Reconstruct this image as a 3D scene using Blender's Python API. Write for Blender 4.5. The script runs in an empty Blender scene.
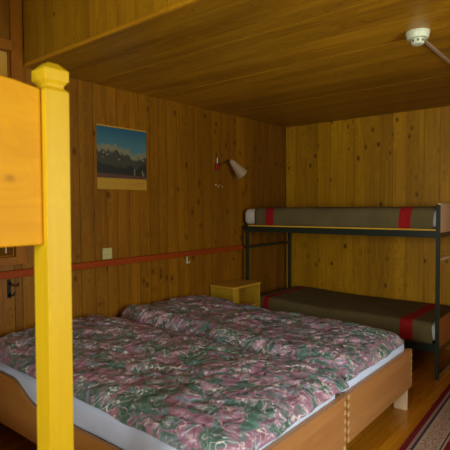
import bpy, bmesh, math, random
from mathutils import Vector, Matrix, noise
random.seed(4)
PI = math.pi
S = bpy.context.scene
C = S.collection

# ---------------------------------------------------------------- camera
yw, pt, rl = math.radians(39.56), math.radians(2.217), math.radians(-0.451)
F = Vector((-math.sin(yw)*math.cos(pt), math.cos(yw)*math.cos(pt), -math.sin(pt)))
R = Vector((math.cos(yw), math.sin(yw), 0)); U = R.cross(F)
R2 = R*math.cos(rl)+U*math.sin(rl); U2 = U*math.cos(rl)-R*math.sin(rl)
cd = bpy.data.cameras.new('camera'); cam = bpy.data.objects.new('camera', cd); C.objects.link(cam)
m = Matrix((R2, U2, -F)).transposed().to_4x4(); m.translation = (0, 0, 1.5); cam.matrix_world = m
cd.sensor_width = 36; cd.lens = 36*471.8/450; cd.clip_start = .05
cd.dof.use_dof = True; cd.dof.focus_distance = 4.3; cd.dof.aperture_fstop = 4.2
S.camera = cam
# ---------------------------------------------------------------- world, daylight, exposure
w = bpy.data.worlds.new('world'); S.world = w; w.use_nodes = True
w.node_tree.nodes['Background'].inputs[0].default_value = (.62, .75, 1, 1)
w.node_tree.nodes['Background'].inputs[1].default_value = 1.0
def area(name, loc, rot, sx, sy, e, col):
    l = bpy.data.lights.new(name, 'AREA'); l.shape = 'RECTANGLE'; l.size = sx; l.size_y = sy
    l.energy = e; l.color = col
    o = bpy.data.objects.new(name, l); C.objects.link(o); o.location = loc; o.rotation_euler = rot
DAY = (.93, .97, .90)
area('passage_fill', (-3.72, 1.9, 2.9), (0, 0, 0), .4, 1.6, 2.5, DAY)  # added fill lamp, brightens the passage boards behind the inner window
area('daylight_side_window', (1.42, 1.75, 1.5), (0, PI/2, 0), 1.3, 1.7, 88, DAY)
area('daylight_front_window', (-.30, -1.96, 1.6), (PI/2, 0, 0), 1.4, 1.2, 138, DAY)
S.view_settings.view_transform = 'Standard'; S.view_settings.look = 'None'
S.view_settings.exposure = 0.05; S.view_settings.gamma = 1; S.view_settings.use_curve_mapping = False

# ---------------------------------------------------------------- materials
def mat(name):
    m = bpy.data.materials.new(name); m.use_nodes = True
    nt = m.node_tree; return m, nt, nt.nodes['Principled BSDF']
def plain(name, col, rough=.6, metal=0, bump=0, scale=60, spec=.5):
    m, nt, b = mat(name)
    b.inputs['Base Color'].default_value = (*col, 1); b.inputs['Roughness'].default_value = rough
    b.inputs['Metallic'].default_value = metal; b.inputs['Specular IOR Level'].default_value = spec
    n = nt.nodes.new('ShaderNodeTexNoise'); n.inputs['Scale'].default_value = scale
    tc = nt.nodes.new('ShaderNodeTexCoord'); nt.links.new(tc.outputs['Object'], n.inputs['Vector'])
    mx = nt.nodes.new('ShaderNodeMix'); mx.data_type = 'RGBA'
    mx.inputs[6].default_value = (*[c*.88 for c in col], 1); mx.inputs[7].default_value = (*[min(1, c*1.1) for c in col], 1)
    nt.links.new(n.outputs['Fac'], mx.inputs[0]); nt.links.new(mx.outputs[2], b.inputs['Base Color'])
    if bump:
        bp = nt.nodes.new('ShaderNodeBump'); bp.inputs['Strength'].default_value = bump; bp.inputs['Distance'].default_value = .005
        nt.links.new(n.outputs['Fac'], bp.inputs['Height']); nt.links.new(bp.outputs[0], b.inputs['Normal'])
    return m
def wood(name, light, dark, along=2, rough=.42, knots=.05, kcol=None, var=.25, kscale=1.2, spec=.4, coat=0):
    """planed softwood: long grain along one axis, knots, tone change from board to board ('bid')"""
    m, nt, b = mat(name); N = nt.nodes; L = nt.links
    tc = N.new('ShaderNodeTexCoord'); at = N.new('ShaderNodeAttribute'); at.attribute_name = 'bid'
    off = N.new('ShaderNodeVectorMath'); off.operation = 'SCALE'; off.inputs[0].default_value = (13.1, 7.7, 5.3)
    L.new(at.outputs['Fac'], off.inputs[3])
    ad = N.new('ShaderNodeVectorMath'); L.new(tc.outputs['Object'], ad.inputs[0]); L.new(off.outputs[0], ad.inputs[1])
    def scaled(across, al):
        v = N.new('ShaderNodeVectorMath'); v.operation = 'MULTIPLY'
        s = [across]*3; s[along] = al; v.inputs[1].default_value = s
        L.new(ad.outputs[0], v.inputs[0]); return v.outputs[0]
    kv = N.new('ShaderNodeTexVoronoi'); kv.inputs['Scale'].default_value = 1; kv.inputs['Randomness'].default_value = 1
    L.new(scaled(6.2*kscale, 4.2*kscale), kv.inputs['Vector'])
    g = N.new('ShaderNodeTexNoise'); g.inputs['Scale'].default_value = 1; g.inputs['Detail'].default_value = 3
    # grain bends round the knots
    sub = N.new('ShaderNodeMath'); sub.operation = 'SUBTRACT'; sub.inputs[0].default_value = .5; L.new(kv.outputs['Distance'], sub.inputs[1])
    mxx = N.new('ShaderNodeMath'); mxx.operation = 'MAXIMUM'; mxx.inputs[1].default_value = 0; L.new(sub.outputs[0], mxx.inputs[0])
    ml = N.new('ShaderNodeMath'); ml.operation = 'MULTIPLY'; ml.inputs[1].default_value = 5; L.new(mxx.outputs[0], ml.inputs[0])
    av = N.new('ShaderNodeVectorMath'); L.new(scaled(38, 1.3), av.inputs[0]); L.new(ml.outputs[0], av.inputs[1]); L.new(av.outputs[0], g.inputs['Vector'])
    br = N.new('ShaderNodeTexNoise'); br.inputs['Scale'].default_value = 1; br.inputs['Detail'].default_value = 2; L.new(scaled(7, .8), br.inputs['Vector'])
    c = N.new('ShaderNodeMix'); c.data_type = 'RGBA'; c.inputs[6].default_value = (*dark, 1); c.inputs[7].default_value = (*light, 1)
    rp = N.new('ShaderNodeMapRange'); rp.inputs[1].default_value = .3; rp.inputs[2].default_value = .7; L.new(g.outputs['Fac'], rp.inputs[0])
    rb = N.new('ShaderNodeMapRange'); rb.inputs[1].default_value = .3; rb.inputs[2].default_value = .7; L.new(br.outputs['Fac'], rb.inputs[0])
    avg = N.new('ShaderNodeMath'); avg.operation = 'ADD'; L.new(rp.outputs[0], avg.inputs[0]); L.new(rb.outputs[0], avg.inputs[1])
    hf = N.new('ShaderNodeMath'); hf.operation = 'MULTIPLY'; hf.inputs[1].default_value = .5; L.new(avg.outputs[0], hf.inputs[0])
    L.new(hf.outputs[0], c.inputs[0])
    # board to board tone
    wn = N.new('ShaderNodeTexWhiteNoise'); wn.noise_dimensions = '1D'; L.new(at.outputs['Fac'], wn.inputs['W'])
    tr = N.new('ShaderNodeMapRange'); tr.inputs[3].default_value = 1-var; tr.inputs[4].default_value = 1+var; L.new(wn.outputs['Value'], tr.inputs[0])
    tn = N.new('ShaderNodeVectorMath'); tn.operation = 'SCALE'; L.new(c.outputs[2], tn.inputs[0]); L.new(tr.outputs[0], tn.inputs[3])
    # knots
    kr = N.new('ShaderNodeMapRange'); kr.inputs[1].default_value = knots*.35; kr.inputs[2].default_value = knots*2.6
    kr.inputs[3].default_value = .92 if knots else 0; kr.inputs[4].default_value = 0; kr.interpolation_type = 'SMOOTHSTEP'; L.new(kv.outputs['Distance'], kr.inputs[0])
    k = N.new('ShaderNodeMix'); k.data_type = 'RGBA'; k.inputs[7].default_value = (*(kcol or [q*.25 for q in dark]), 1)
    L.new(tn.outputs[0], k.inputs[6]); L.new(kr.outputs[0], k.inputs[0]); L.new(k.outputs[2], b.inputs['Base Color'])
    b.inputs['Roughness'].default_value = rough; b.inputs['Specular IOR Level'].default_value = spec
    b.inputs['Coat Weight'].default_value = coat; b.inputs['Coat Roughness'].default_value = .18
    bp = N.new('ShaderNodeBump'); bp.inputs['Strength'].default_value = .25; bp.inputs['Distance'].default_value = .003
    L.new(g.outputs['Fac'], bp.inputs['Height']); L.new(bp.outputs[0], b.inputs['Normal'])
    return m

WL, WD = (.70, .36, .008), (.36, .150, .004)
M = {}
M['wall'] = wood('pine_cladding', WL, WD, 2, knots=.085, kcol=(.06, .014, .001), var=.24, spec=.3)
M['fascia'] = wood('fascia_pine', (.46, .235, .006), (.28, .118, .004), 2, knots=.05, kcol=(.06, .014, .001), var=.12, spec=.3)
M['wall_red'] = wood('darkened_pine_cladding', (.30, .122, .003), (.15, .050, .002), 2, knots=.085, kcol=(.07, .018, .002), var=.16, spec=.3)  # colour darkened so the left wall stays dim under the side window light
M['ceil'] = wood('ceiling_pine', (.50, .25, .010), (.20, .080, .004), 0, rough=.38, knots=.0, var=.2, spec=.35)
M['floor'] = wood('varnished_floor', (.64, .26, .012), (.38, .12, .006), 1, rough=.25, knots=.04, var=.18, coat=.15)
M['trimx'] = wood('trim_wood_x', WL, WD, 0, knots=0); M['trimy'] = wood('trim_wood_y', WL, WD, 1, knots=0); M['trimz'] = wood('trim_wood_z', (.33, .12, .004), (.22, .07, .003), 2, knots=.03, spec=.25)
M['rail'] = wood('red_stained_rail', (.34, .055, .006), (.22, .032, .004), 1, knots=0, rough=.5, spec=.15)
M['post'] = wood('yellow_pine_post', (.68, .44, .008), (.58, .345, .006), 2, knots=0, rough=.45, spec=.25)
M['board'] = wood('golden_pine_board', (.66, .31, .003), (.54, .23, .002), 1, knots=.05, kcol=(.42, .16, .004), rough=.5, spec=.12)
M['bunkx'] = wood('golden_pine_rail', (.80, .48, .05), (.66, .36, .03), 0, knots=.03)
M['bedx'] = wood('bed_pine_x', (.54, .26, .06), (.42, .18, .035), 0, knots=.03, rough=.4)
M['bedy'] = wood('bed_pine_y', (.50, .235, .075), (.37, .15, .04), 1, knots=.03, rough=.4)
M['bedleg'] = wood('pale_leg_pine', (.78, .58, .34), (.66, .47, .25), 2, knots=0)
M['endgrain'] = plain('end_grain', (.66, .40, .16), .6)
M['stand'] = wood('nightstand_pine', (.52, .32, .02), (.40, .22, .012), 2, knots=.04)
M['standtop'] = wood('nightstand_top_pine', (.60, .33, .03), (.48, .24, .02), 1, knots=.03)
M['pale'] = wood('pale_lit_end', (.95, .74, .50), (.85, .62, .38), 1, knots=0, rough=.5)  # light wood made paler: light on the bunk's end is put into the colour
M['redwood'] = wood('red_brown_board', (.50, .20, .08), (.38, .13, .05), 1, knots=0, rough=.45)
M['yellow'] = wood('bed_base_board', (.70, .42, .03), (.6, .33, .02), 0, knots=0)
M['metal'] = plain('dark_green_enamel', (.010, .020, .011), .36, 0, 0)
M['steel'] = plain('brushed_steel', (.55, .52, .48), .3, .9)
M['brass'] = plain('brass', (.75, .6, .3), .3, .9)
M['iron'] = plain('black_iron', (.015, .014, .013), .4, .6, .3)
M['sheet'] = plain('white_sheet', (.66, .76, 1.0), .75, 0, .35, 9)
M['white'] = plain('white_plastic', (.66, .70, .48), .4)
M['socket'] = plain('cream_plastic', (.50, .46, .17), .4)
M['slot'] = plain('dark_slot', (.12, .13, .11), .6)
M['conduit'] = plain('beige_conduit', (.48, .36, .22), .4)
M['redpl'] = plain('red_plastic', (.30, .01, .01), .35)
M['cord'] = plain('pale_cord', (.6, .5, .38), .7)
M['ticking'] = plain('mattress_ticking', (.70, .72, .60), .8, 0, .3, 20)

def fabric(name, col, scale=420):
    m, nt, b = mat(name); N = nt.nodes; L = nt.links
    tc = N.new('ShaderNodeTexCoord'); n = N.new('ShaderNodeTexNoise'); n.inputs['Scale'].default_value = scale; n.inputs['Detail'].default_value = 2
    L.new(tc.outputs['Object'], n.inputs['Vector'])
    n2 = N.new('ShaderNodeTexNoise'); n2.inputs['Scale'].default_value = 5; L.new(tc.outputs['Object'], n2.inputs['Vector'])
    a = N.new('ShaderNodeMath'); L.new(n.outputs['Fac'], a.inputs[0]); L.new(n2.outputs['Fac'], a.inputs[1])
    mr = N.new('ShaderNodeMapRange'); mr.inputs[1].default_value = .6; mr.inputs[2].default_value = 1.4; L.new(a.outputs[0], mr.inputs[0])
    mx = N.new('ShaderNodeMix'); mx.data_type = 'RGBA'; mx.inputs[6].default_value = (*[c*.75 for c in col], 1); mx.inputs[7].default_value = (*[c*1.25 for c in col], 1)
    L.new(mr.outputs[0], mx.inputs[0]); L.new(mx.outputs[2], b.inputs['Base Color'])
    b.inputs['Roughness'].default_value = .9; b.inputs['Specular IOR Level'].default_value = .2; b.inputs['Sheen Weight'].default_value = 0
    bp = N.new('ShaderNodeBump'); bp.inputs['Strength'].default_value = .3; bp.inputs['Distance'].default_value = .002
    L.new(n.outputs['Fac'], bp.inputs['Height']); L.new(bp.outputs[0], b.inputs['Normal'])
    return m
M['olive'] = fabric('olive_wool', (.135, .105, .042)); M['wred'] = fabric('red_wool', (.33, .012, .01))

def duvet_mat():
    m, nt, b = mat('brushstroke_print_cotton'); N = nt.nodes; L = nt.links
    tc = N.new('ShaderNodeTexCoord')
    wp = N.new('ShaderNodeTexNoise'); wp.inputs['Scale'].default_value = 5; wp.inputs['Detail'].default_value = 3; L.new(tc.outputs['Object'], wp.inputs['Vector'])
    def warp(amt):
        s = N.new('ShaderNodeVectorMath'); s.operation = 'SCALE'; s.inputs[3].default_value = amt; L.new(wp.outputs['Color'], s.inputs[0])
        a = N.new('ShaderNodeVectorMath'); L.new(tc.outputs['Object'], a.inputs[0]); L.new(s.outputs[0], a.inputs[1]); return a.outputs[0]
    n = N.new('ShaderNodeTexNoise'); n.inputs['Scale'].default_value = 5.6; n.inputs['Detail'].default_value = 2.2; n.inputs['Distortion'].default_value = .8; L.new(warp(.25), n.inputs['Vector'])
    cr = N.new('ShaderNodeValToRGB'); cr.color_ramp.interpolation = 'EASE'; e = cr.color_ramp.elements
    stops = [(0, (.07, .17, .14)), (.40, (.09, .18, .145)), (.435, (.17, .22, .24)), (.475, (.32, .16, .21)), (.515, (.38, .20, .28)), (.54, (.24, .25, .33)), (.57, (.09, .165, .13)), (.62, (.12, .21, .18)), (.66, (.46, .30, .38))]
    e[0].position = 0; e[0].color = (*stops[0][1], 1); e[1].position = stops[1][0]; e[1].color = (*stops[1][1], 1)
    for p, c in stops[2:]:
        q = e.new(p); q.color = (*c, 1)
    L.new(n.outputs['Fac'], cr.inputs[0])
    # pale brush strokes: thin level lines of two other warped noises, broken up
    def strokes(sc, seed, lo, wd):
        o = N.new('ShaderNodeVectorMath'); o.inputs[1].default_value = (seed, seed*.7, 0); L.new(warp(.18), o.inputs[0])
        t = N.new('ShaderNodeTexNoise'); t.inputs['Scale'].default_value = sc; t.inputs['Detail'].default_value = 1; t.inputs['Distortion'].default_value = 1.6; L.new(o.outputs[0], t.inputs['Vector'])
        d = N.new('ShaderNodeMath'); d.operation = 'SUBTRACT'; d.inputs[1].default_value = lo; L.new(t.outputs['Fac'], d.inputs[0])
        ab = N.new('ShaderNodeMath'); ab.operation = 'ABSOLUTE'; L.new(d.outputs[0], ab.inputs[0])
        r = N.new('ShaderNodeMapRange'); r.inputs[1].default_value = wd*.5; r.inputs[2].default_value = wd; r.inputs[3].default_value = 1; r.inputs[4].default_value = 0; L.new(ab.outputs[0], r.inputs[0])
        k = N.new('ShaderNodeTexNoise'); k.inputs['Scale'].default_value = 9; L.new(o.outputs[0], k.inputs['Vector'])
        kr = N.new('ShaderNodeMapRange'); kr.inputs[1].default_value = .46; kr.inputs[2].default_value = .55; L.new(k.outputs['Fac'], kr.inputs[0])
        mm = N.new('ShaderNodeMath'); mm.operation = 'MULTIPLY'; L.new(r.outputs[0], mm.inputs[0]); L.new(kr.outputs[0], mm.inputs[1]); return mm.outputs[0]
    a1 = strokes(10, 3.1, .5, .022); a2 = strokes(15, 8.7, .47, .03)
    c1 = N.new('ShaderNodeMix'); c1.data_type = 'RGBA'; L.new(a1, c1.inputs[0]); L.new(cr.outputs[0], c1.inputs[6]); c1.inputs[7].default_value = (.80, .76, .70, 1)
    c2 = N.new('ShaderNodeMix'); c2.data_type = 'RGBA'; L.new(a2, c2.inputs[0]); L.new(c1.outputs[2], c2.inputs[6]); c2.inputs[7].default_value = (.68, .50, .55, 1)
    L.new(c2.outputs[2], b.inputs['Base Color'])
    b.inputs['Roughness'].default_value = .28; b.inputs['Specular IOR Level'].default_value = .8
    wr = N.new('ShaderNodeTexNoise'); wr.inputs['Scale'].default_value = 13; wr.inputs['Detail'].default_value = 3; wr.inputs['Distortion'].default_value = 1; L.new(tc.outputs['Object'], wr.inputs['Vector'])
    bp = N.new('ShaderNodeBump'); bp.inputs['Strength'].default_value = .9; bp.inputs['Distance'].default_value = .03
    L.new(wr.outputs['Fac'], bp.inputs['Height']); L.new(bp.outputs[0], b.inputs['Normal'])
    return m
M['duvet'] = duvet_mat()

def glass():
    m = bpy.data.materials.new('window_glass'); m.use_nodes = True; nt = m.node_tree; nt.nodes.remove(nt.nodes['Principled BSDF'])
    t = nt.nodes.new('ShaderNodeBsdfTransparent'); g = nt.nodes.new('ShaderNodeBsdfGlossy'); g.inputs['Roughness'].default_value = .02
    f = nt.nodes.new('ShaderNodeFresnel'); mx = nt.nodes.new('ShaderNodeMixShader')
    nt.links.new(f.outputs[0], mx.inputs[0]); nt.links.new(t.outputs[0], mx.inputs[1]); nt.links.new(g.outputs[0], mx.inputs[2])
    nt.links.new(mx.outputs[0], nt.nodes['Material Output'].inputs[0]); return m
M['glass'] = glass()

# ---------------------------------------------------------------- mesh helpers
def link(name, bm, mats, parent=None, loc=(0, 0, 0), smooth=False, bevel=0, seg=2):
    me = bpy.data.meshes.new(name)
    bmesh.ops.recalc_face_normals(bm, faces=bm.faces)
    for f in bm.faces: f.smooth = smooth
    bm.to_mesh(me); bm.free()
    if not isinstance(mats, (list, tuple)): mats = [mats]
    for k in mats: me.materials.append(M[k])
    o = bpy.data.objects.new(name, me); C.objects.link(o); o.location = loc
    if parent: o.parent = parent
    if bevel:
        b = o.modifiers.new('bevel', 'BEVEL'); b.width = bevel; b.segments = seg; b.limit_method = 'ANGLE'; b.angle_limit = .6
    return o
def box(bm, x0, x1, y0, y1, z0, z1, mi=0, bid=None):
    la = (bm.faces.layers.float.get('bid') or bm.faces.layers.float.new('bid')) if bid is not None else None
    v = [bm.verts.new(p) for p in ((x0, y0, z0), (x1, y0, z0), (x1, y1, z0), (x0, y1, z0), (x0, y0, z1), (x1, y0, z1), (x1, y1, z1), (x0, y1, z1))]
    fs = [bm.faces.new([v[i] for i in q]) for q in ((3, 2, 1, 0), (4, 5, 6, 7), (0, 1, 5, 4), (1, 2, 6, 5), (2, 3, 7, 6), (3, 0, 4, 7))]
    for f in fs: f.material_index = mi
    if bid is not None:
        for f in fs: f[la] = bid
    return fs
def boxes(*bs):
    bm = bmesh.new()
    for b in bs: box(bm, *b)
    return bm
def cyl(bm, p0, p1, r0, r1=None, n=16, mi=0, caps=True):
    p0, p1 = Vector(p0), Vector(p1); r1 = r0 if r1 is None else r1
    d = (p1-p0).normalized(); a = d.orthogonal().normalized(); b = d.cross(a)
    A = [bm.verts.new(p0+(a*math.cos(2*PI*i/n)+b*math.sin(2*PI*i/n))*r0) for i in range(n)]
    B = [bm.verts.new(p1+(a*math.cos(2*PI*i/n)+b*math.sin(2*PI*i/n))*r1) for i in range(n)]
    fs = [bm.faces.new((A[i], A[(i+1) % n], B[(i+1) % n], B[i])) for i in range(n)]
    if caps: fs += [bm.faces.new(A[::-1]), bm.faces.new(B)]
    for f in fs: f.material_index = mi
def tube(bm, pts, r, n=8):
    pts = [Vector(p) for p in pts]; rings = []
    for i, p in enumerate(pts):
        d = (pts[min(i+1, len(pts)-1)]-pts[max(i-1, 0)]).normalized()
        a = d.cross(Vector((0, 0, 1))); a = a.normalized() if a.length > .05 else d.cross(Vector((1, 0, 0))).normalized(); b = d.cross(a)
        rings.append([bm.verts.new(p+(a*math.cos(2*PI*k/n)+b*math.sin(2*PI*k/n))*r) for k in range(n)])
    for A, B in zip(rings, rings[1:]):
        for k in range(n): bm.faces.new((A[k], A[(k+1) % n], B[(k+1) % n], B[k]))
    bm.faces.new(rings[0][::-1]); bm.faces.new(rings[-1])
def prism(bm, outline, axis, a, b, mi=0):
    """extrude a 2D outline along an axis"""
    def P(u, v, t):
        return {0: (t, u, v), 1: (u, t, v), 2: (u, v, t)}[axis]
    A = [bm.verts.new(P(u, v, a)) for u, v in outline]; B = [bm.verts.new(P(u, v, b)) for u, v in outline]
    n = len(outline)
    fs = [bm.faces.new((A[i], A[(i+1) % n], B[(i+1) % n], B[i])) for i in range(n)]+[bm.faces.new(A[::-1]), bm.faces.new(B)]
    for f in fs: f.material_index = mi
def thing(name, label, cat, loc=(0, 0, 0), group=None):
    o = bpy.data.objects.new(name, None); C.objects.link(o); o.location = loc; o.empty_display_size = .1
    return tag(o, label, cat, group)
def tag(o, label, cat, group=None):
    o['label'] = label; o['category'] = cat
    if group: o['group'] = group
    return o
def struct(name, bm, mats, bevel=0, label=None):
    o = link(name, bm, mats, bevel=bevel); o['kind'] = 'structure'
    if label: o['label'] = label
    return o
bidc = [0]
def cladding(bm, plane, pos, a0, a1, z0, z1, sgn, wmin=.10, wmax=.15, rnd=None, depth=.0022, horiz=False, cuts=()):
    """tongue and groove boards with V joints on the plane <axis>=pos; sgn = side the room lies on"""
    rnd = rnd or random; la = bm.faces.layers.float.get('bid') or bm.faces.layers.float.new('bid')
    def P(a, d, z):
        return {'x': (pos+sgn*d, a, z), 'y': (a, pos+sgn*d, z), 'z': (z, a, pos+sgn*d)}[plane]
    a = a0
    while a < a1-1e-4:
        b = min(a1, a+rnd.uniform(wmin, wmax))
        if a1-b < .04: b = a1
        bidc[0] += 1; g = .0035
        cs = [(a, -.006), (a+g*.5, -.006), (a+g, 0), (b-g, 0), (b-g*.5, -.006), (b, -.006)]
        for (u, d), (u2, d2) in zip(cs, cs[1:]):
            f = bm.faces.new([bm.verts.new(P(*q)) for q in ((u, d, z0), (u2, d2, z0), (u2, d2, z1), (u, d, z1))]); f[la] = bidc[0]*.37
        a = b
def norecalc(name, bm, mt, label=None):
    me = bpy.data.meshes.new(name); bm.to_mesh(me); bm.free(); me.materials.append(M[mt])
    o = bpy.data.objects.new(name, me); C.objects.link(o); o['kind'] = 'structure'
    if label: o['label'] = label
    return o

# ---------------------------------------------------------------- the room
XW, YB, ZC, YF, ZH = -3.28, 5.21, 2.51, 1.725, 3.1
XR, YN = 1.25, -1.8
# floor: long planks running along the room
bm = bmesh.new(); x = XW-.2
i = 0
while x < XR+.2:
    i += 1; box(bm, x+.0008, x+.139, YN-.2, YB+.2, -.04, 0, 0, i*.71); x += .14
struct('floor', bm, 'floor')
struct('trim_9', boxes((XW-.2, XR+.2, YN-.2, YB+.2, -.1, -.045)), 'iron')   # dark subfloor below the joints
# left wall: its near part (before the dropped ceiling) has the inner window
WY0, WY1, WZ0, WZ1 = .55, 1.622, 1.16, 2.60
bm = bmesh.new(); rr = random.Random(7)
cladding(bm, 'x', XW, YF-.05, YB, 0, ZC+.12, 1, .105, .16, rr)
cladding(bm, 'x', XW, WY0, YF-.05, 0, WZ0, 1, .10, .15, rr)
cladding(bm, 'x', XW, WY0, YF-.05, WZ1, ZH, 1, .10, .15, rr)
cladding(bm, 'x', XW, WY1, YF-.05, WZ0, WZ1, 1, .10, .15, rr)
cladding(bm, 'x', XW, YN, WY0, 0, ZH, 1, .10, .15, rr)
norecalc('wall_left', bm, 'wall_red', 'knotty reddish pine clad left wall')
bm = bmesh.new(); cladding(bm, 'y', YB, XW, XR, 0, ZC+.12, -1, .13, .19, random.Random(3)); norecalc('wall_back', bm, 'wall', 'knotty yellow pine clad back wall')
# right wall with window, front wall with window
bm = bmesh.new(); rr = random.Random(5)
R0, R1, RZ0, RZ1 = .9, 2.6, .85, 2.15
for a, b, z0, z1 in ((YN, R0, 0, ZH), (R1, YB, 0, ZH), (R0, R1, 0, RZ0), (R0, R1, RZ1, ZH)): cladding(bm, 'x', XR, a, b, z0, z1, -1, .1, .15, rr)
norecalc('wall_right', bm, 'wall')
bm = bmesh.new(); Q0, Q1, QZ0, QZ1 = -1.0, .4, 1.0, 2.2
for a, b, z0, z1 in ((XW, Q0, 0, ZH), (Q1, XR, 0, ZH), (Q0, Q1, 0, QZ0), (Q0, Q1, QZ1, ZH)): cladding(bm, 'y', YN, a, b, z0, z1, 1, .1, .15, rr)
norecalc('wall_front', bm, 'wall')
# ceiling over the beds: wide panels, joint battens; boarded fascia; higher ceiling before it
bm = bmesh.new(); y = YF; k = 0
for y1 in (2.02, 2.30, 2.62, 2.97, 3.28, 3.62, 3.98, 4.30, 4.66, 4.95, YB):
    k += 1; box(bm, XW, XR, y+.0015, y1-.0015, ZC, ZC+.02, 0, k*.53); y = y1
box(bm, XW, XR, YF+.004, YB, ZC+.018, ZC+.05, 0, .2)
o = struct('ceiling', bm, 'ceil', label='low boarded ceiling over the beds')
n = 0
for yy in (2.30, 2.97, 3.98):
    n += 1; struct('trim_%d' % n, boxes((XW, XR, yy-.006, yy+.006, ZC-.002, ZC)), 'ceil', label='thin ceiling joint batten')
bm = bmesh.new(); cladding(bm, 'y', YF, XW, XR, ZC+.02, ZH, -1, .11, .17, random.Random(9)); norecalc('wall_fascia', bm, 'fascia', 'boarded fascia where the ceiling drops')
struct('trim_4', boxes((XW, XR, YF-.008, YF+.02, ZC-.002, ZC+.022)), 'trimx', .004, 'edge strip along the bottom of the fascia')
bm = bmesh.new(); y = YN; k = 0
while y < YF-.01:
    k += 1; y1 = min(YF, y+.2); box(bm, XW, XR, y+.001, y1-.001, ZH, ZH+.02, 0, k*.61); y = y1
box(bm, XW, XR, YN, YF, ZH+.018, ZH+.05)
struct('ceiling_upper', bm, 'ceil')
# backs of the walls keep outside light out
def shell(name, *bs): struct(name, boxes(*bs), 'trimz')
shell('wall_left_backing', (XW-.03, XW-.0065, WY1, YB+.1, 0, ZH+.05), (XW-.03, XW-.0065, YN, WY0, 0, ZH+.05), (XW-.03, XW-.0065, WY0, WY1, 0, WZ0), (XW-.03, XW-.0065, WY0, WY1, WZ1, ZH+.05))
shell('wall_back_backing', (XW, XR, YB+.0065, YB+.1, 0, ZH+.05))
shell('wall_right_backing', (XR+.0065, XR+.1, YN, R0, 0, ZH+.05), (XR+.0065, XR+.1, R1, YB+.1, 0, ZH+.05), (XR+.0065, XR+.1, R0, R1, 0, RZ0), (XR+.0065, XR+.1, R0, R1, RZ1, ZH+.05))
shell('wall_front_backing', (XW-.12, Q0, YN-.1, YN-.0065, 0, ZH+.05), (Q1, XR+.1, YN-.1, YN-.0065, 0, ZH+.05), (Q0, Q1, YN-.1, YN-.0065, 0, QZ0), (Q0, Q1, YN-.1, YN-.0065, QZ1, ZH+.05))
shell('ceiling_backing', (XW-.12, XR+.1, YN-.1, YB+.1, ZH+.05, ZH+.1))
# corner and wall/ceiling trims on the left wall
struct('trim_5', boxes((XW, XW+.022, 1.624, 1.708, 1.10, ZH)), 'trimz', .004, 'dark upright post between inner window and panelled wall')
struct('trim_6', boxes((XW, XW+.045, WY0-.1, 1.624, WZ1-.01, WZ1+.06)), 'trimz', .004)
struct('trim_7', boxes((XW, XW+.03, 1.405, 1.624, 1.10, WZ0), (XW, XW+.03, WY0-.05, 1.405, 1.10, WZ0)), 'trimz', .004)
struct('trim_8', boxes((XW, XW+.04, WY0-.2, 4.27, 1.012, 1.064)), 'rail', .005, 'long red-brown wall rail')
struct('baseboard_left', boxes((XW, XW+.015, YN, YB, 0, .07)), 'trimy', .003)
struct('baseboard_back', boxes((XW, XR, YB-.015, YB, 0, .07)), 'trimx', .003)
struct('baseboard_right', boxes((XR-.015, XR, YN, YB, 0, .07)), 'trimy', .003)

def window(n, axis, pos, a0, a1, z0, z1, mull, outward):
    """frame, sashes and panes set in the wall; a0..a1 along the wall"""
    f = .010 if n == 1 else .06; bm = bmesh.new(); dp = .02 if n == 1 else .07; d0, d1 = sorted((pos, pos+outward*dp))
    def B(bm, p, q, z, zz, s=0, t=0):
        (box(bm, d0+s, d1-s, p, q, z, zz) if axis == 'x' else box(bm, p, q, d0+s, d1-s, z, zz))
    B(bm, a0, a0+f, z0, z1); B(bm, a1-f, a1, z0, z1); B(bm, a0+f, a1-f, z0, z0+f); B(bm, a0+f, a1-f, z1-f, z1)
    for k in range(1, mull): c = a0+(a1-a0)*k/mull; B(bm, c-.035, c+.035, z0+f, z1-f)
    fr = link('window_%d' % n, bm, 'trimz', bevel=.004); fr['kind'] = 'structure'
    bm = bmesh.new(); c = pos+outward*dp/2
    if axis == 'x': box(bm, c-.002, c+.002, a0+f, a1-f, z0+f, z1-f)
    else: box(bm, a0+f, a1-f, c-.002, c+.002, z0+f, z1-f)
    link('pane', bm, 'glass', fr)
    return fr
window(1, 'x', XW, WY0, WY1, WZ0, WZ1, 2, -1)
window(2, 'x', XR, R0, R1, RZ0, RZ1, 2, 1)
window(3, 'y', YN, Q0, Q1, QZ0, QZ1, 2, -1)
# boarded passage wall seen through the inner window
bm = bmesh.new(); cladding(bm, 'x', XW-.75, -1.2, 3.4, 0, ZH, 1, .10, .13, random.Random(12)); norecalc('wall_passage', bm, 'wall')

# ---------------------------------------------------------------- wooden bunk bed in the foreground (corner post + end board)
bb = thing('wooden_bunk_bed', 'golden pine bunk bed close to the camera, square corner post and end board', 'bunk bed', (-1.35, .79, 0))
bx0, bx1, by0, by1 = -3.22, -1.39, -.25, .75
def loc(o, p): o.location = Vector(p)-bb.location
def post(cx, cy):
    bm = bmesh.new(); h = .04
    prof = [(h, 0), (h, 1.856), (h-.011, 1.868), (h-.011, 1.875), (h, 1.889), (h, 1.920), (h-.022, 1.942)]
    prev = None
    for r, z in prof:
        ring = [bm.verts.new((sx*r, sy*r+(z-1.45)*.008, z)) for sx, sy in ((-1, -1), (1, -1), (1, 1), (-1, 1))]
        if prev:
            for i in range(4): bm.faces.new((prev[i], prev[(i+1) % 4], ring[(i+1) % 4], ring[i]))
        else: bm.faces.new(ring[::-1])
        prev = ring
    t = bm.verts.new((0, 0, 1.948))
    for i in range(4): bm.faces.new((prev[i], prev[(i+1) % 4], t))
    o = link('corner_post', bm, 'post', bb, bevel=.002); loc(o, (cx, cy, 0))
for cx in (-1.35, bx0+.0): 
    for cy in (.79, -.29): post(cx, cy)
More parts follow.
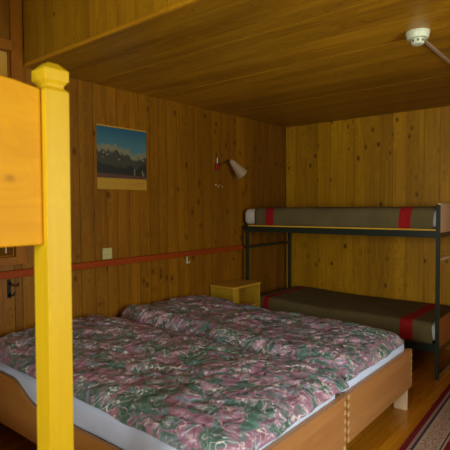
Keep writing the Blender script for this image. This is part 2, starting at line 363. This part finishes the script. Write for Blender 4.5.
def endboard(x, z0, z1, nm='end_board'):
    pts = [(by1, z0), (by0, z0), (by0, z1-.02)]
    for i in range(13):
        t = i/12; y = by0+(by1-by0)*t; pts.append((y, z1-.024+.026*math.sin(PI*min(1, max(0, t)))**.5))
    pts2 = [pts[0], pts[1]]+pts[3:]
    bm = bmesh.new(); prism(bm, [(p[0], p[1]) for p in pts2], 0, x-.014, x+.014)
    o = link(nm, bm, 'board', bb, bevel=.004); loc(o, (0, 0, 0))
for x in (-1.345, bx0): endboard(x, 1.39, 1.881); endboard(x, .25, .72)
for z in (1.40, .28):
    for y in (.79, -.29):
        o = link('side_rail', boxes((bx0+.04, bx1, y-.014, y+.014, z, z+.15)), 'bunkx', bb, bevel=.004); loc(o, (0, 0, 0))
for z in (1.42, .30):
    x = bx0+.1
    while x < bx1-.1:
        o = link('slat', boxes((x, x+.07, by0-.026, by1+.026, z, z+.018)), 'bunkx', bb); loc(o, (0, 0, 0)); x += .15

# ---------------------------------------------------------------- two wooden single beds pushed together
def single_bed(y0, label, far):
    y1 = y0+1.072; xf, xh = -1.12, -3.25
    t = thing('wooden_bed', label, 'bed', (xf, (y0+y1)/2, 0), 'two single beds pushed together')
    def L(o): o.location = -Vector(t.location); return o
    bm = bmesh.new(); box(bm, xf-.028, xf, y0, y1, .18, .455)
    nf = 11
    for s in (0, 1):            # finger joints where the side panels meet the footboard
        for i in range(nf):
            if (i+s) % 2: continue
            z = .185+i*(.265/nf); yy = y0 if s == 0 else y1-.022
            box(bm, xf-.026, xf+.0009, yy-.0005, yy+.0225, z, z+.265/nf, 1)
    L(link('footboard', bm, ['bedy', 'endgrain'], t))
    # side panels: low in the middle, swept up to the head and the foot
    pts = [(xf-.029, .18), (xh, .18), (xh, .49)]
    for i in range(11): q = i/10; pts.append((-2.80+q*.32, .38+.11*(.5+.5*math.cos(PI*q))))
    for i in range(7): q = i/6; pts.append((-1.26+q*.10, .38+.07*(.5-.5*math.cos(PI*q))))
    pts.append((xf-.029, .45))
    for yy in (y0, y1-.026):
        bm = bmesh.new(); prism(bm, pts, 1, yy, yy+.026); L(link('side_panel', bm, 'bedx', t, bevel=.003))
    L(link('headboard', boxes((xh-.022, xh-.001, y0+.001, y1-.001, .18, .56)), 'bedy', t, bevel=.003))
    for xx in (xf-.120, xh+.01):
        for yy in (y0+.003, y1-.033): L(link('leg', boxes((xx, xx+.095, yy, yy+.030, 0, .30)), 'bedleg', t, bevel=.003))
    for i in range(12):
        xx = xh+.09+i*.165; L(link('slat', boxes((xx, xx+.07, y0+.027, y1-.027, .33, .35)), 'bedx', t))
    return t
single_bed(1.318, 'wooden single bed nearer the camera, side panel swept up at its head', False)
single_bed(2.412, 'wooden single bed on the far side, next to the nightstand', True)

def fsgn(v, e): return math.copysign(abs(v)**e, v)
def soft_box(x0, x1, y0, y1, z0, z1, r, nx=40, ny=24, amp=.004, seed=0, sc=6):
    """mattress-like block with rounded edges and a little unevenness"""
    bm = bmesh.new(); bmesh.ops.create_cube(bm, size=1)
    for v in bm.verts: v.co = Vector((x0 if v.co.x < 0 else x1, y0 if v.co.y < 0 else y1, z0 if v.co.z < 0 else z1))
    bmesh.ops.bevel(bm, geom=bm.edges[:], offset=r, segments=4, profile=.5, affect='EDGES')
    bmesh.ops.subdivide_edges(bm, edges=[e for e in bm.edges if e.calc_length() > .25], cuts=10, use_grid_fill=True)
    for v in bm.verts: v.co.z += amp*noise.noise(Vector((v.co.x*sc, v.co.y*sc, seed)))
    return bm
for y0, lab in ((1.35, 'white sheeted mattress on the bed nearer the camera'), (2.444, 'white sheeted mattress on the far bed beside the nightstand')):
    bm = soft_box(-3.235, -1.155, y0, y0+1.008, .352, .522, .04, amp=.007, seed=y0)
    tag(link('mattress', bm, 'sheet', smooth=True), lab, 'mattress', 'mattresses on the wooden beds')

def duvet(x0, x1, y0, y1, seed, label, zedge, front):
    """quilt with a puffy rolled edge, a pillow rise at the head and soft folds"""
    NX, NY = 150, 90; bm = bmesh.new()
    top = {}; bot = {}
    for i in range(NX+1):
        for j in range(NY+1):
            s, t = -1+2*i/NX, -1+2*j/NY
            # squarish outline with slightly wavy sides
            s = math.sin(s*PI/2); t = math.sin(t*PI/2)
            k = 1-.04*t**10; kk = 1-(.045 if s < 0 else .012)*s**10
            wx = .018*noise.noise(Vector((s*2, t*4, seed))); wy = .018*noise.noise(Vector((s*5, t*2, seed+9)))-(.055*max(0, s)*max(0, -t)**4 if front else 0)
            X = (x0+x1)/2+(x1-x0)/2*s*k+wx; Y = (y0+y1)/2+(y1-y0)/2*t*kk+wy
            e = max(0, 1-abs(s)**26)**.5*max(0, 1-abs(t)**14)**.5
            head = math.exp(-((X+2.93)/.30)**2)
            p = Vector((X*2.4, Y*2.4, seed))
            puff = .040+.012*noise.noise(p)+.016*noise.noise(Vector((X*5.5+Y*2, Y*6, seed+3)))+.032*head*(max(0, 1-t*t))**.35
            cr = abs(noise.noise(Vector((X*3.5+1.2*Y, Y*9-X, seed+5)))); puff -= .018*max(0, 1-cr*7)
            if not front: puff += .028*math.exp(-((t+.76)/.18)**2)
            cr2 = abs(noise.noise(Vector((X*8, Y*3.2+X, seed+15)))); puff -= .009*max(0, 1-cr2*6)
            if front: puff *= 1-.55*max(0, (t-.62)/.38)**1.5
            fine = .004*noise.noise(Vector((X*22, Y*22, seed)))
            hang = -.024*(abs(t)**10)-.042*(max(0, s)**12)-.012*(s+1)*(0 if front else 1)
            zt = zedge+hang+(puff*(1-.22*max(0, s))+fine+.012)*e
            zb = zedge+hang-.012*e
            my = 1.35 if front else 2.444; over = X < -1.148 and my-.006 < Y < my+1.014
            if over: zb = max(zb, .531); zt = max(zt, .533)
            if i in (0, NX) or j in (0, NY):
                v = bm.verts.new((X, Y, max(.532, zedge+hang) if over else zedge+hang)); top[i, j] = bot[i, j] = v
            else:
                top[i, j] = bm.verts.new((X, Y, zt)); bot[i, j] = bm.verts.new((X, Y, zb))
    for i in range(NX):
        for j in range(NY):
            bm.faces.new((top[i, j], top[i+1, j], top[i+1, j+1], top[i, j+1]))
            try: bm.faces.new((bot[i, j+1], bot[i+1, j+1], bot[i+1, j], bot[i, j]))
            except ValueError: pass
    return tag(link('duvet', bm, 'duvet', smooth=True), label, 'duvet', 'patterned duvets on the beds')
duvet(-3.24, -1.06, 1.30, 2.375, 1.7, 'green and mauve brushstroke duvet on the bed nearer the camera', .592, True)
duvet(-3.22, -1.125, 2.425, 3.42, 6.3, 'green and mauve brushstroke duvet on the far bed beside the nightstand', .588, False)

# ---------------------------------------------------------------- metal bunk bed by the back wall
mb = thing('metal_bunk_bed', 'dark green metal bunk bed along the back wall with pale wooden end boards', 'bunk bed', (-2.15, 4.66, 0))
def A(o): o.location = -Vector(mb.location); return o
px0, px1, py0, py1 = -3.185, -1.165, 4.213, 5.10
for (x, y, zt) in ((px1, py0, 1.505), (px1, py1, 1.505), (px0, py0, 1.275), (px0, py1, 1.275)):
    A(link('post', boxes((x-.0, x+.03, y, y+.03, 0.0, zt)), 'metal', mb, bevel=.003))
for z in (1.222, .235):
    for y in (py0+.003, py1+.003):
        A(link('side_rail', boxes((px0+.03, px1, y, y+.024, z, z+(.058 if z > 1 else .05))), 'metal', mb, bevel=.002))
for x in (px0, px1):
    for z in (1.222, .235): A(link('end_rail', boxes((x+.003, x+.027, py0+.03, py1, z, z+.04)), 'metal', mb, bevel=.002))
A(link('end_bar', boxes((px0+.004, px0+.026, py0+.03, py1, 1.035, 1.06)), 'metal', mb, bevel=.003))
A(link('head_bracket', boxes((px0-.06, px0+.002, py0+.03, py1, 1.262, 1.284)), 'metal', mb))
bm = bmesh.new()
A(link('end_bar', boxes((px1+.004, px1+.026, py0+.03, py1, 1.022, 1.046)), 'pale', mb, bevel=.003))  # metal bar given a pale colour for the light it reflects
A(link('foot_bar', boxes((px1+.004, px1+.026, py0+.03, py1, .01, .035)), 'steel', mb, bevel=.003))
A(link('end_board', boxes((px1+.007, px1+.0295, py0+.031, py1-.001, 1.263, 1.515)), 'pale', mb, bevel=.004))
A(link('end_board', boxes((px1+.007, px1+.0295, py0+.031, py1-.001, .275, .515)), 'redwood', mb, bevel=.004))
A(link('bed_base', boxes((px0+.03, px1-.001, py0+.004, py1+.02, 1.281, 1.295)), 'yellow', mb, bevel=.002))
A(link('bed_base', boxes((px0+.03, px1-.001, py0+.004, py1+.02, .286, .304)), 'metal', mb, bevel=.002))

def bunk_set(z0, x0, x1, s0, s1, which):
    z1 = z0+(.176 if z0 > 1 else .165); ya, yb = py0+.022, py1+.05
    bm = soft_box(x0, x1, ya, yb, z0, z1, .055, amp=.004, seed=z0)
    def wedge(x, z):        # the head end of the lower mattress is raised
        q = 0 if z0 > 1 else max(0, min(1, (-2.35-x)/.5)); return z+.022*q*q*(3-2*q)*max(0, min(1, (z-z0)/(z1-z0)))
    for v in bm.verts: v.co.z = wedge(v.co.x, v.co.z)
    tag(link('mattress', bm, 'ticking', smooth=True), 'pale mattress on the %s berth of the metal bunk bed' % which, 'mattress', 'mattresses on the metal bunk bed')
    # blanket wrapped over the mattress, pale ends left showing
    prof = []
    r = .058; g = .005
    for z in (z0-.012, z0+.03, z0+.07, z0+.10): prof.append((ya-g-.004*math.sin((z-z0)*18), z))
    for i in range(7): a = PI-i/6*PI/2; prof.append((ya+r-g+r*math.cos(a), z1-r+g+.002+r*math.sin(a)))
    n = 16
    for i in range(1, n): prof.append((ya+r+(yb-ya-2*r)*i/n, z1+g+.004))
    for i in range(7): a = PI/2-i/6*PI/2; prof.append((yb-r+g+r*math.cos(a), z1-r+g+.002+r*math.sin(a)))
    prof.append((yb+g, z0+.02))
    xa, xb = x0+(.165 if z0 > 1 else .06), x1-.022; xs = []
    NXX = 70
    xs = sorted(set([xa+(xb-xa)*i/NXX for i in range(NXX+1)]+[s0[0], s0[1], s1[0], s1[1]]))
    bm = bmesh.new(); rows = []
    for x in xs:
        row = []
        for k, (y, z) in enumerate(prof):
            nz = .005*noise.noise(Vector((x*4, y*5, z0*9)))+.002*noise.noise(Vector((x*15, y*12, z0)))
            sk = .022*noise.noise(Vector((z*6, y*2, z0+(x > -2))))
            row.append(bm.verts.new((x+sk, y-(nz*.6 if k < 6 else 0), wedge(x, z)+abs(nz)*(1 if k > 6 else .4))))
        rows.append(row)
    for i in range(len(xs)-1):
        xm = (xs[i]+xs[i+1])/2; red = s0[0] < xm < s0[1] or s1[0] < xm < s1[1]
        for k in range(len(prof)-1):
            f = bm.faces.new((rows[i][k], rows[i+1][k], rows[i+1][k+1], rows[i][k+1])); f.material_index = 1 if red else 0
    o = link('blanket', bm, ['olive', 'wred'], smooth=True)
    sd = o.modifiers.new('solid', 'SOLIDIFY'); sd.thickness = .004; sd.offset = 0
    tag(o, 'olive wool blanket with red end stripes on the %s berth of the metal bunk' % which, 'blanket', 'olive blankets on the metal bunk bed')
bunk_set(1.298, -3.23, -1.17, (-2.925, -2.82), (-1.485, -1.378), 'upper')
bunk_set(.306, -3.12, -1.17, (-2.97, -2.90), (-1.47, -1.355), 'lower')

# ---------------------------------------------------------------- nightstand
ns = thing('nightstand', 'small open-fronted pine nightstand against the wall between bed and metal bunk', 'nightstand', (-3.10, 3.93, 0))
def B_(o): o.location = -Vector(ns.location); return o
nx0, nx1, ny0, ny1, nzt = -3.262, -2.955, 3.70, 4.170, .685
bm = bmesh.new(); o2 = [(nx0, ny0-.012), (nx1-.02, ny0-.012), (nx1+.004, ny0-.004), (nx1+.017, ny0+.03), (nx1+.017, ny1-.02), (nx1+.008, ny1+.01), (nx0, ny1+.012)]
prism(bm, o2, 2, nzt-.024, nzt); B_(link('top', bm, 'standtop', ns, bevel=.005))
bm = boxes((nx0, nx1, ny0, ny0+.022, .03, nzt-.024)); B_(link('side_panel', bm, 'stand', ns, bevel=.003))
bm = boxes((nx0, nx1, ny1-.022, ny1, .03, nzt-.024)); B_(link('side_panel', bm, 'stand', ns, bevel=.003))
B_(link('back_panel', boxes((nx0, nx0+.01, ny0+.022, ny1-.022, .05, nzt-.024)), 'trimz', ns))
B_(link('front_stile', boxes((nx1-.02, nx1+.001, ny0+.0225, ny0+.10, .03, nzt-.024)), 'stand', ns, bevel=.006))
B_(link('shelf', boxes((nx0+.01, nx1-.021, ny0+.022, ny1-.022, .43, .45)), 'standtop', ns, bevel=.002))
B_(link('bottom_panel', boxes((nx0+.01, nx1-.021, ny0+.022, ny1-.022, .10, .12)), 'standtop', ns, bevel=.002))
for x in (nx0+.005, nx1-.045):
    for y in (ny0+.0, ny1-.04): B_(link('foot', boxes((x, x+.04, y, y+.04, 0, .03)), 'stand', ns))
B_(link('door', boxes((nx1-.02, nx1-.002, ny0+.102, ny1-.024, .122, .425)), 'stand', ns, bevel=.003))
dr = [c for c in ns.children if c.name.startswith('door')][0]
bm = bmesh.new(); cyl(bm, (nx1-.002, ny1-.07, .33), (nx1+.02, ny1-.07, .33), .011, .014); link('knob', bm, 'standtop', dr, smooth=True)

# ---------------------------------------------------------------- rug
def rug_mat():
    m, nt, b = mat('woven_rug'); N = nt.nodes; L = nt.links
    tc = N.new('ShaderNodeTexCoord'); sx = N.new('ShaderNodeSeparateXYZ'); L.new(tc.outputs['Object'], sx.inputs[0])
    def math_(op, a, b_=None):
        n = N.new('ShaderNodeMath'); n.operation = op
        for k, v in enumerate((a, b_)):
            if v is None: continue
            if isinstance(v, (int, float)): n.inputs[k].default_value = v
            else: L.new(v, n.inputs[k])
        return n.outputs[0]
    # distance in from the nearest edge (rug is 1.3 wide, 4.0 long, origin at centre)
    dx = math_('SUBTRACT', .65, math_('ABSOLUTE', sx.outputs[0])); dy = math_('SUBTRACT', 2.0, math_('ABSOLUTE', sx.outputs[1]))
    d = math_('MINIMUM', dx, dy)
    cr = N.new('ShaderNodeValToRGB'); cr.color_ramp.interpolation = 'CONSTANT'; e = cr.color_ramp.elements
    RED, CR, NV, BG = (.17, .014, .02), (.46, .36, .26), (.07, .04, .06), (.38, .28, .20)
    st = [(0, RED), (.034, CR), (.052, NV), (.07, CR), (.084, BG), (.18, CR), (.195, NV), (.205, CR), (.215, RED)]
    e[0].color = (*RED, 1); e[1].position = st[1][0]*2; e[1].color = (*CR, 1)
    for p, c in st[2:]: q = e.new(p*2); q.color = (*c, 1)
    L.new(math_('MULTIPLY', d, 2), cr.inputs[0])
    v = N.new('ShaderNodeTexVoronoi'); v.inputs['Scale'].default_value = 48; L.new(tc.outputs['Object'], v.inputs['Vector'])
    cr2 = N.new('ShaderNodeValToRGB'); cr2.color_ramp.interpolation = 'CONSTANT'; e = cr2.color_ramp.elements
    e[0].color = (.26, .06, .04, 1); e[1].position = .28; e[1].color = (.55, .43, .30, 1)
    q = e.new(.5); q.color = (.20, .10, .08, 1); q = e.new(.62); q.color = (.50, .38, .28, 1)
    L.new(v.outputs['Distance'], cr2.inputs[0])
    # motif only inside the broad band; dots in the cream lines
    inb = math_('MULTIPLY', math_('GREATER_THAN', d, .086), math_('LESS_THAN', d, .178))
    fld = math_('GREATER_THAN', d, .215)
    v2 = N.new('ShaderNodeTexVoronoi'); v2.inputs['Scale'].default_value = 11; L.new(tc.outputs['Object'], v2.inputs['Vector'])
    mot = math_('MULTIPLY', fld, math_('LESS_THAN', v2.outputs['Distance'], .22))
    mx = N.new('ShaderNodeMix'); mx.data_type = 'RGBA'; L.new(inb, mx.inputs[0]); L.new(cr.outputs[0], mx.inputs[6]); L.new(cr2.outputs[0], mx.inputs[7])
    my = N.new('ShaderNodeMix'); my.data_type = 'RGBA'; L.new(mot, my.inputs[0]); L.new(mx.outputs[2], my.inputs[6]); my.inputs[7].default_value = (.30, .20, .15, 1)
    ck = N.new('ShaderNodeTexChecker'); ck.inputs['Scale'].default_value = 70; L.new(tc.outputs['Object'], ck.inputs['Vector'])
    dot = math_('MULTIPLY', math_('MULTIPLY', math_('GREATER_THAN', d, .034), math_('LESS_THAN', d, .052)), ck.outputs['Fac'])
    mz = N.new('ShaderNodeMix'); mz.data_type = 'RGBA'; L.new(dot, mz.inputs[0]); L.new(my.outputs[2], mz.inputs[6]); mz.inputs[7].default_value = (.22, .10, .09, 1)
    L.new(mz.outputs[2], b.inputs['Base Color']); b.inputs['Roughness'].default_value = .95; b.inputs['Specular IOR Level'].default_value = .1
    n = N.new('ShaderNodeTexNoise'); n.inputs['Scale'].default_value = 300; L.new(tc.outputs['Object'], n.inputs['Vector'])
    bp = N.new('ShaderNodeBump'); bp.inputs['Strength'].default_value = .4; bp.inputs['Distance'].default_value = .003; L.new(n.outputs['Fac'], bp.inputs['Height']); L.new(bp.outputs[0], b.inputs['Normal'])
    return m
M['rug'] = rug_mat()
o = link('rug', boxes((-.65, .65, -2.0, 2.0, 0, .009)), 'rug', loc=(-.345, 3.0, .0005), bevel=.003)
o.rotation_euler.z = math.radians(2.1)
tag(o, 'oriental rug with dark red field and cream patterned border on the wooden floor', 'rug')

# ---------------------------------------------------------------- smoke detector and conduit on the ceiling
sd = thing('smoke_detector', 'white round smoke detector on the low wooden ceiling', 'smoke detector', (-.905, 2.875, ZC))
bm = bmesh.new(); cyl(bm, (0, 0, 0), (0, 0, -.012), .067, .067, 40); cyl(bm, (0, 0, -.012), (0, 0, -.042), .066, .058, 40)
link('base', bm, 'white', sd, smooth=False, bevel=.003)
bm = bmesh.new(); cyl(bm, (0, 0, -.042), (0, 0, -.068), .037, .035, 32); cyl(bm, (0, 0, -.068), (0, 0, -.074), .036, .028, 32); link('sensor_head', bm, 'white', sd, smooth=False, bevel=.002)
bm = bmesh.new()
for i in range(8):
    a = i*PI/4+.35; c, s = math.cos(a), math.sin(a); cyl(bm, (c*.034, s*.034, -.055), (c*.0375, s*.0375, -.055), .0075, n=6)
link('vent_slots', bm, 'slot', sd)
bm = boxes((-.927, -.905, 2.945, YB, ZC-.013, ZC-.001))
tag(link('cable_conduit', bm, 'conduit', bevel=.003), 'slim beige cable conduit running across the ceiling from the smoke detector', 'conduit')

# ---------------------------------------------------------------- calendar on the left wall
def print_sky():
    m, nt, b = mat('printed_sky'); N = nt.nodes; L = nt.links
    tc = N.new('ShaderNodeTexCoord'); sp = N.new('ShaderNodeSeparateXYZ'); L.new(tc.outputs['Object'], sp.inputs[0])
    mr = N.new('ShaderNodeMapRange'); mr.inputs[1].default_value = .27; mr.inputs[2].default_value = .5; L.new(sp.outputs[2], mr.inputs[0])
    mx = N.new('ShaderNodeMix'); mx.data_type = 'RGBA'; mx.inputs[6].default_value = (.09, .22, .22, 1); mx.inputs[7].default_value = (.02, .10, .15, 1)
    L.new(mr.outputs[0], mx.inputs[0]); L.new(mx.outputs[2], b.inputs['Base Color']); b.inputs['Roughness'].default_value = .4; return m
M['sky'] = print_sky()
M['snow'] = plain('printed_snow', (.20, .19, .11), .45, 0, 0, 90)
M['rock'] = plain('printed_rock', (.05, .05, .035), .45, 0, 0, 30)
M['rock2'] = plain('printed_dark_slope', (.02, .024, .02), .45, 0, 0, 30)
M['ground'] = plain('printed_ground', (.10, .05, .03), .45)
M['paper'] = plain('tan_card', (.46, .25, .012), .6)
M['ink'] = plain('faint_red_ink', (.42, .14, .03), .6)
ca = thing('calendar', 'wall calendar with snowy mountain picture above a tan strip on the left wall', 'calendar', (XW, 2.325, 1.655))
Wd, Ht = .53, .52
link('backing_card', boxes((.001, .004, 0, Wd, 0, Ht)), 'paper', ca)
bm = bmesh.new(); rc = random.Random(2)
box(bm, .004, .0045, 0, Wd, .095, Ht, 0)
ridge = []; n = 44
for i in range(n+1):
    t = i/n; h = .345+.035*math.sin(t*5+.5)+.022*noise.noise(Vector((t*9, 0, 1)))*2+rc.uniform(-.006, .008); ridge.append((t*Wd, h))
prism(bm, [(0, .11)]+ridge+[(Wd, .11)], 0, .0045, .0049, 1)
low = [(y, z-.028-.020*abs(noise.noise(Vector((y*30, 3, 0))))-rc.uniform(0, .028)) for y, z in ridge]
prism(bm, [(0, .11)]+low+[(Wd, .11)], 0, .0049, .0053, 2)
for k in range(16):      # snow fields on the rock
    y = rc.uniform(.04, Wd-.05); z = .29+rc.uniform(-.035, .035); prism(bm, [(y, z), (y+.012, z+.008), (y+.03, z-.004), (y+.014, z-.012)], 0, .0053, .0055, 1)
fg = [(i/20*Wd, .22+.05*noise.noise(Vector((i*.35, 7, 0)))-.03*math.sin(i/20*PI)) for i in range(21)]
prism(bm, [(0, .105)]+fg+[(Wd, .105)], 0, .0053, .0057, 3)
prism(bm, [(0, .095), (0, .135), (Wd, .12), (Wd, .095)], 0, .0057, .0060, 4)
for y, z, hh in ((.385, .125, .06), (.475, .13, .045), (.49, .12, .03)):
    prism(bm, [(y, z), (y, z+hh*.8), (y+.006, z+hh), (y+.013, z+hh*.8), (y+.011, z)], 0, .0060, .0063, 1)
link('mountain_picture', bm, ['sky', 'snow', 'rock', 'rock2', 'ground'], ca)
bm = bmesh.new(); 
for z in (.035, .047, .058): box(bm, .004, .0044, .33 if z < .05 else .40, .50, z, z+.004)
link('caption_lines', bm, 'ink', ca)
bm = bmesh.new(); box(bm, .001, .009, .0, Wd, Ht, Ht+.012)
link('binding_strip', bm, 'paper', ca)

# ---------------------------------------------------------------- reading lamp
wl = thing('wall_lamp', 'small reading lamp with pale cone shade and red mount on the left wall', 'lamp', (XW, 3.93, 1.95))
bm = boxes((.001, .028, -.125, -.068, -.06, .015)); link('mount', bm, 'redpl', wl, bevel=.008, seg=3)
bm = bmesh.new(); cyl(bm, (.012, -.096, .015), (.012, -.096, .07), .008, .006); link('switch_cap', bm, 'steel', wl)
bm = bmesh.new(); tube(bm, [(.028, -.096, -.01), (.05, -.06, .01), (.07, -.02, .03), (.085, .01, .045), (.09, .03, .046)], .004); link('arm', bm, 'iron', wl)
p0, p1 = Vector((.09, .03, .05)), Vector((.145, .17, -.10)); d = (p1-p0).normalized()
a = d.orthogonal().normalized(); b = d.cross(a); N_ = 36
bm = bmesh.new(); rings = []
for k, (t, r) in enumerate(((0, .016), (.06, .024), (.5, .042), (.94, .062), (1, .064), (1, .060), (.5, .038), (.07, .02))):
    rings.append([bm.verts.new(p0+(p1-p0)*t+(a*math.cos(2*PI*i/N_)+b*math.sin(2*PI*i/N_))*(r*(1+(.04 if i % 2 and k < 6 else 0)))) for i in range(N_)])
for A1, B1 in zip(rings, rings[1:]):
    for i in range(N_): bm.faces.new((A1[i], A1[(i+1) % N_], B1[(i+1) % N_], B1[i]))
bm.faces.new(rings[0][::-1]); bm.faces.new(rings[-1])
M['shade'] = plain('pale_pleated_shade', (.40, .28, .16), .6)
sh = link('shade', bm, 'shade', wl)
bm = bmesh.new(); cyl(bm, p0+(p1-p0)*.25, p0+(p1-p0)*.8, .013, .02, 16); cyl(bm, p0+(p1-p0)*.8, p0+(p1-p0)*.93, .02, .010, 16)
link('bulb', bm, 'white', sh, smooth=True)
# two little hooks below the lamp mount
for y, lab in ((3.82, 'tiny brass hook on the left wall below the lamp, the left one of two'), (3.885, 'tiny brass hook on the left wall below the lamp, the right one of two')):
    bm = bmesh.new(); tube(bm, [(0.001, 0, .01), (.02, 0, .008), (.026, 0, -.006), (.03, 0, -.014), (.04, 0, -.012), (.044, 0, 0)], .0045); cyl(bm, (.001, 0, .01), (.004, 0, .01), .012)
    tag(link('wall_hook', bm, 'brass', loc=(XW, y, 1.722), smooth=True), lab, 'hook', 'hooks under the lamp')
# pale hook below the rail
bm = bmesh.new(); box(bm, .001, .010, -.006, .006, -.06, .012); tube(bm, [(.012, 0, -.045), (.03, 0, -.055), (.04, 0, -.045), (.042, 0, -.028)], .005)
tag(link('coat_hook', bm, 'white', loc=(XW, 3.366, .998), bevel=.002), 'small white hook on the left wall just under the red rail', 'hook')
# socket
so = thing('power_socket', 'cream square power socket just above the red rail on the left wall', 'socket', (XW, 2.41, 1.113))
link('cover_plate', boxes((.001, .012, -.047, .047, -.045, .050)), 'socket', so, bevel=.004)
bm = bmesh.new(); cyl(bm, (.012, 0, .0), (.0125, 0, .0), .022, n=24); link('socket_face', bm, 'socket', so)
bm = bmesh.new()
for y in (-.009, .009): cyl(bm, (.0125, y, 0), (.013, y, 0), .0028, n=8)
link('pin_holes', bm, 'slot', so)
# iron latch hook below the rail near the window and pale cord above it
ih = thing('iron_latch', 'black wrought iron latch hook below the red rail near the inner window', 'latch', (XW, 1.575, .93))
link('back_plate', boxes((.001, .006, -.014, .014, -.062, .072)), 'iron', ih, bevel=.004)
bm = bmesh.new(); tube(bm, [(.006, 0, .05), (.03, 0, .045), (.045, .02, .03), (.04, .045, .02), (.03, .055, .04)], .005); tube(bm, [(.006, 0, -.03), (.03, 0, -.045), (.045, .01, -.035), (.05, .02, -.015)], .006)
link('hook', bm, 'iron', ih, smooth=True)
for y, z0, lab in ((1.555, 1.235, 'pale pull cord hanging beside the inner window frame, the one next to the post'), (1.47, 1.235, 'pale pull cord hanging in the inner window, farther left from the post')):
    bm = bmesh.new(); cyl(bm, (0, 0, 0), (0, 0, .75), .003, n=8); cyl(bm, (0, 0, -.045), (0, 0, .0), .006, .004, n=10); cyl(bm, (0, 0, .75), (-.012, 0, .75), .003, n=8)
    tag(link('pull_cord', bm, 'cord', loc=(XW+.013, y, z0)), lab, 'cord', 'pull cords at the inner window')
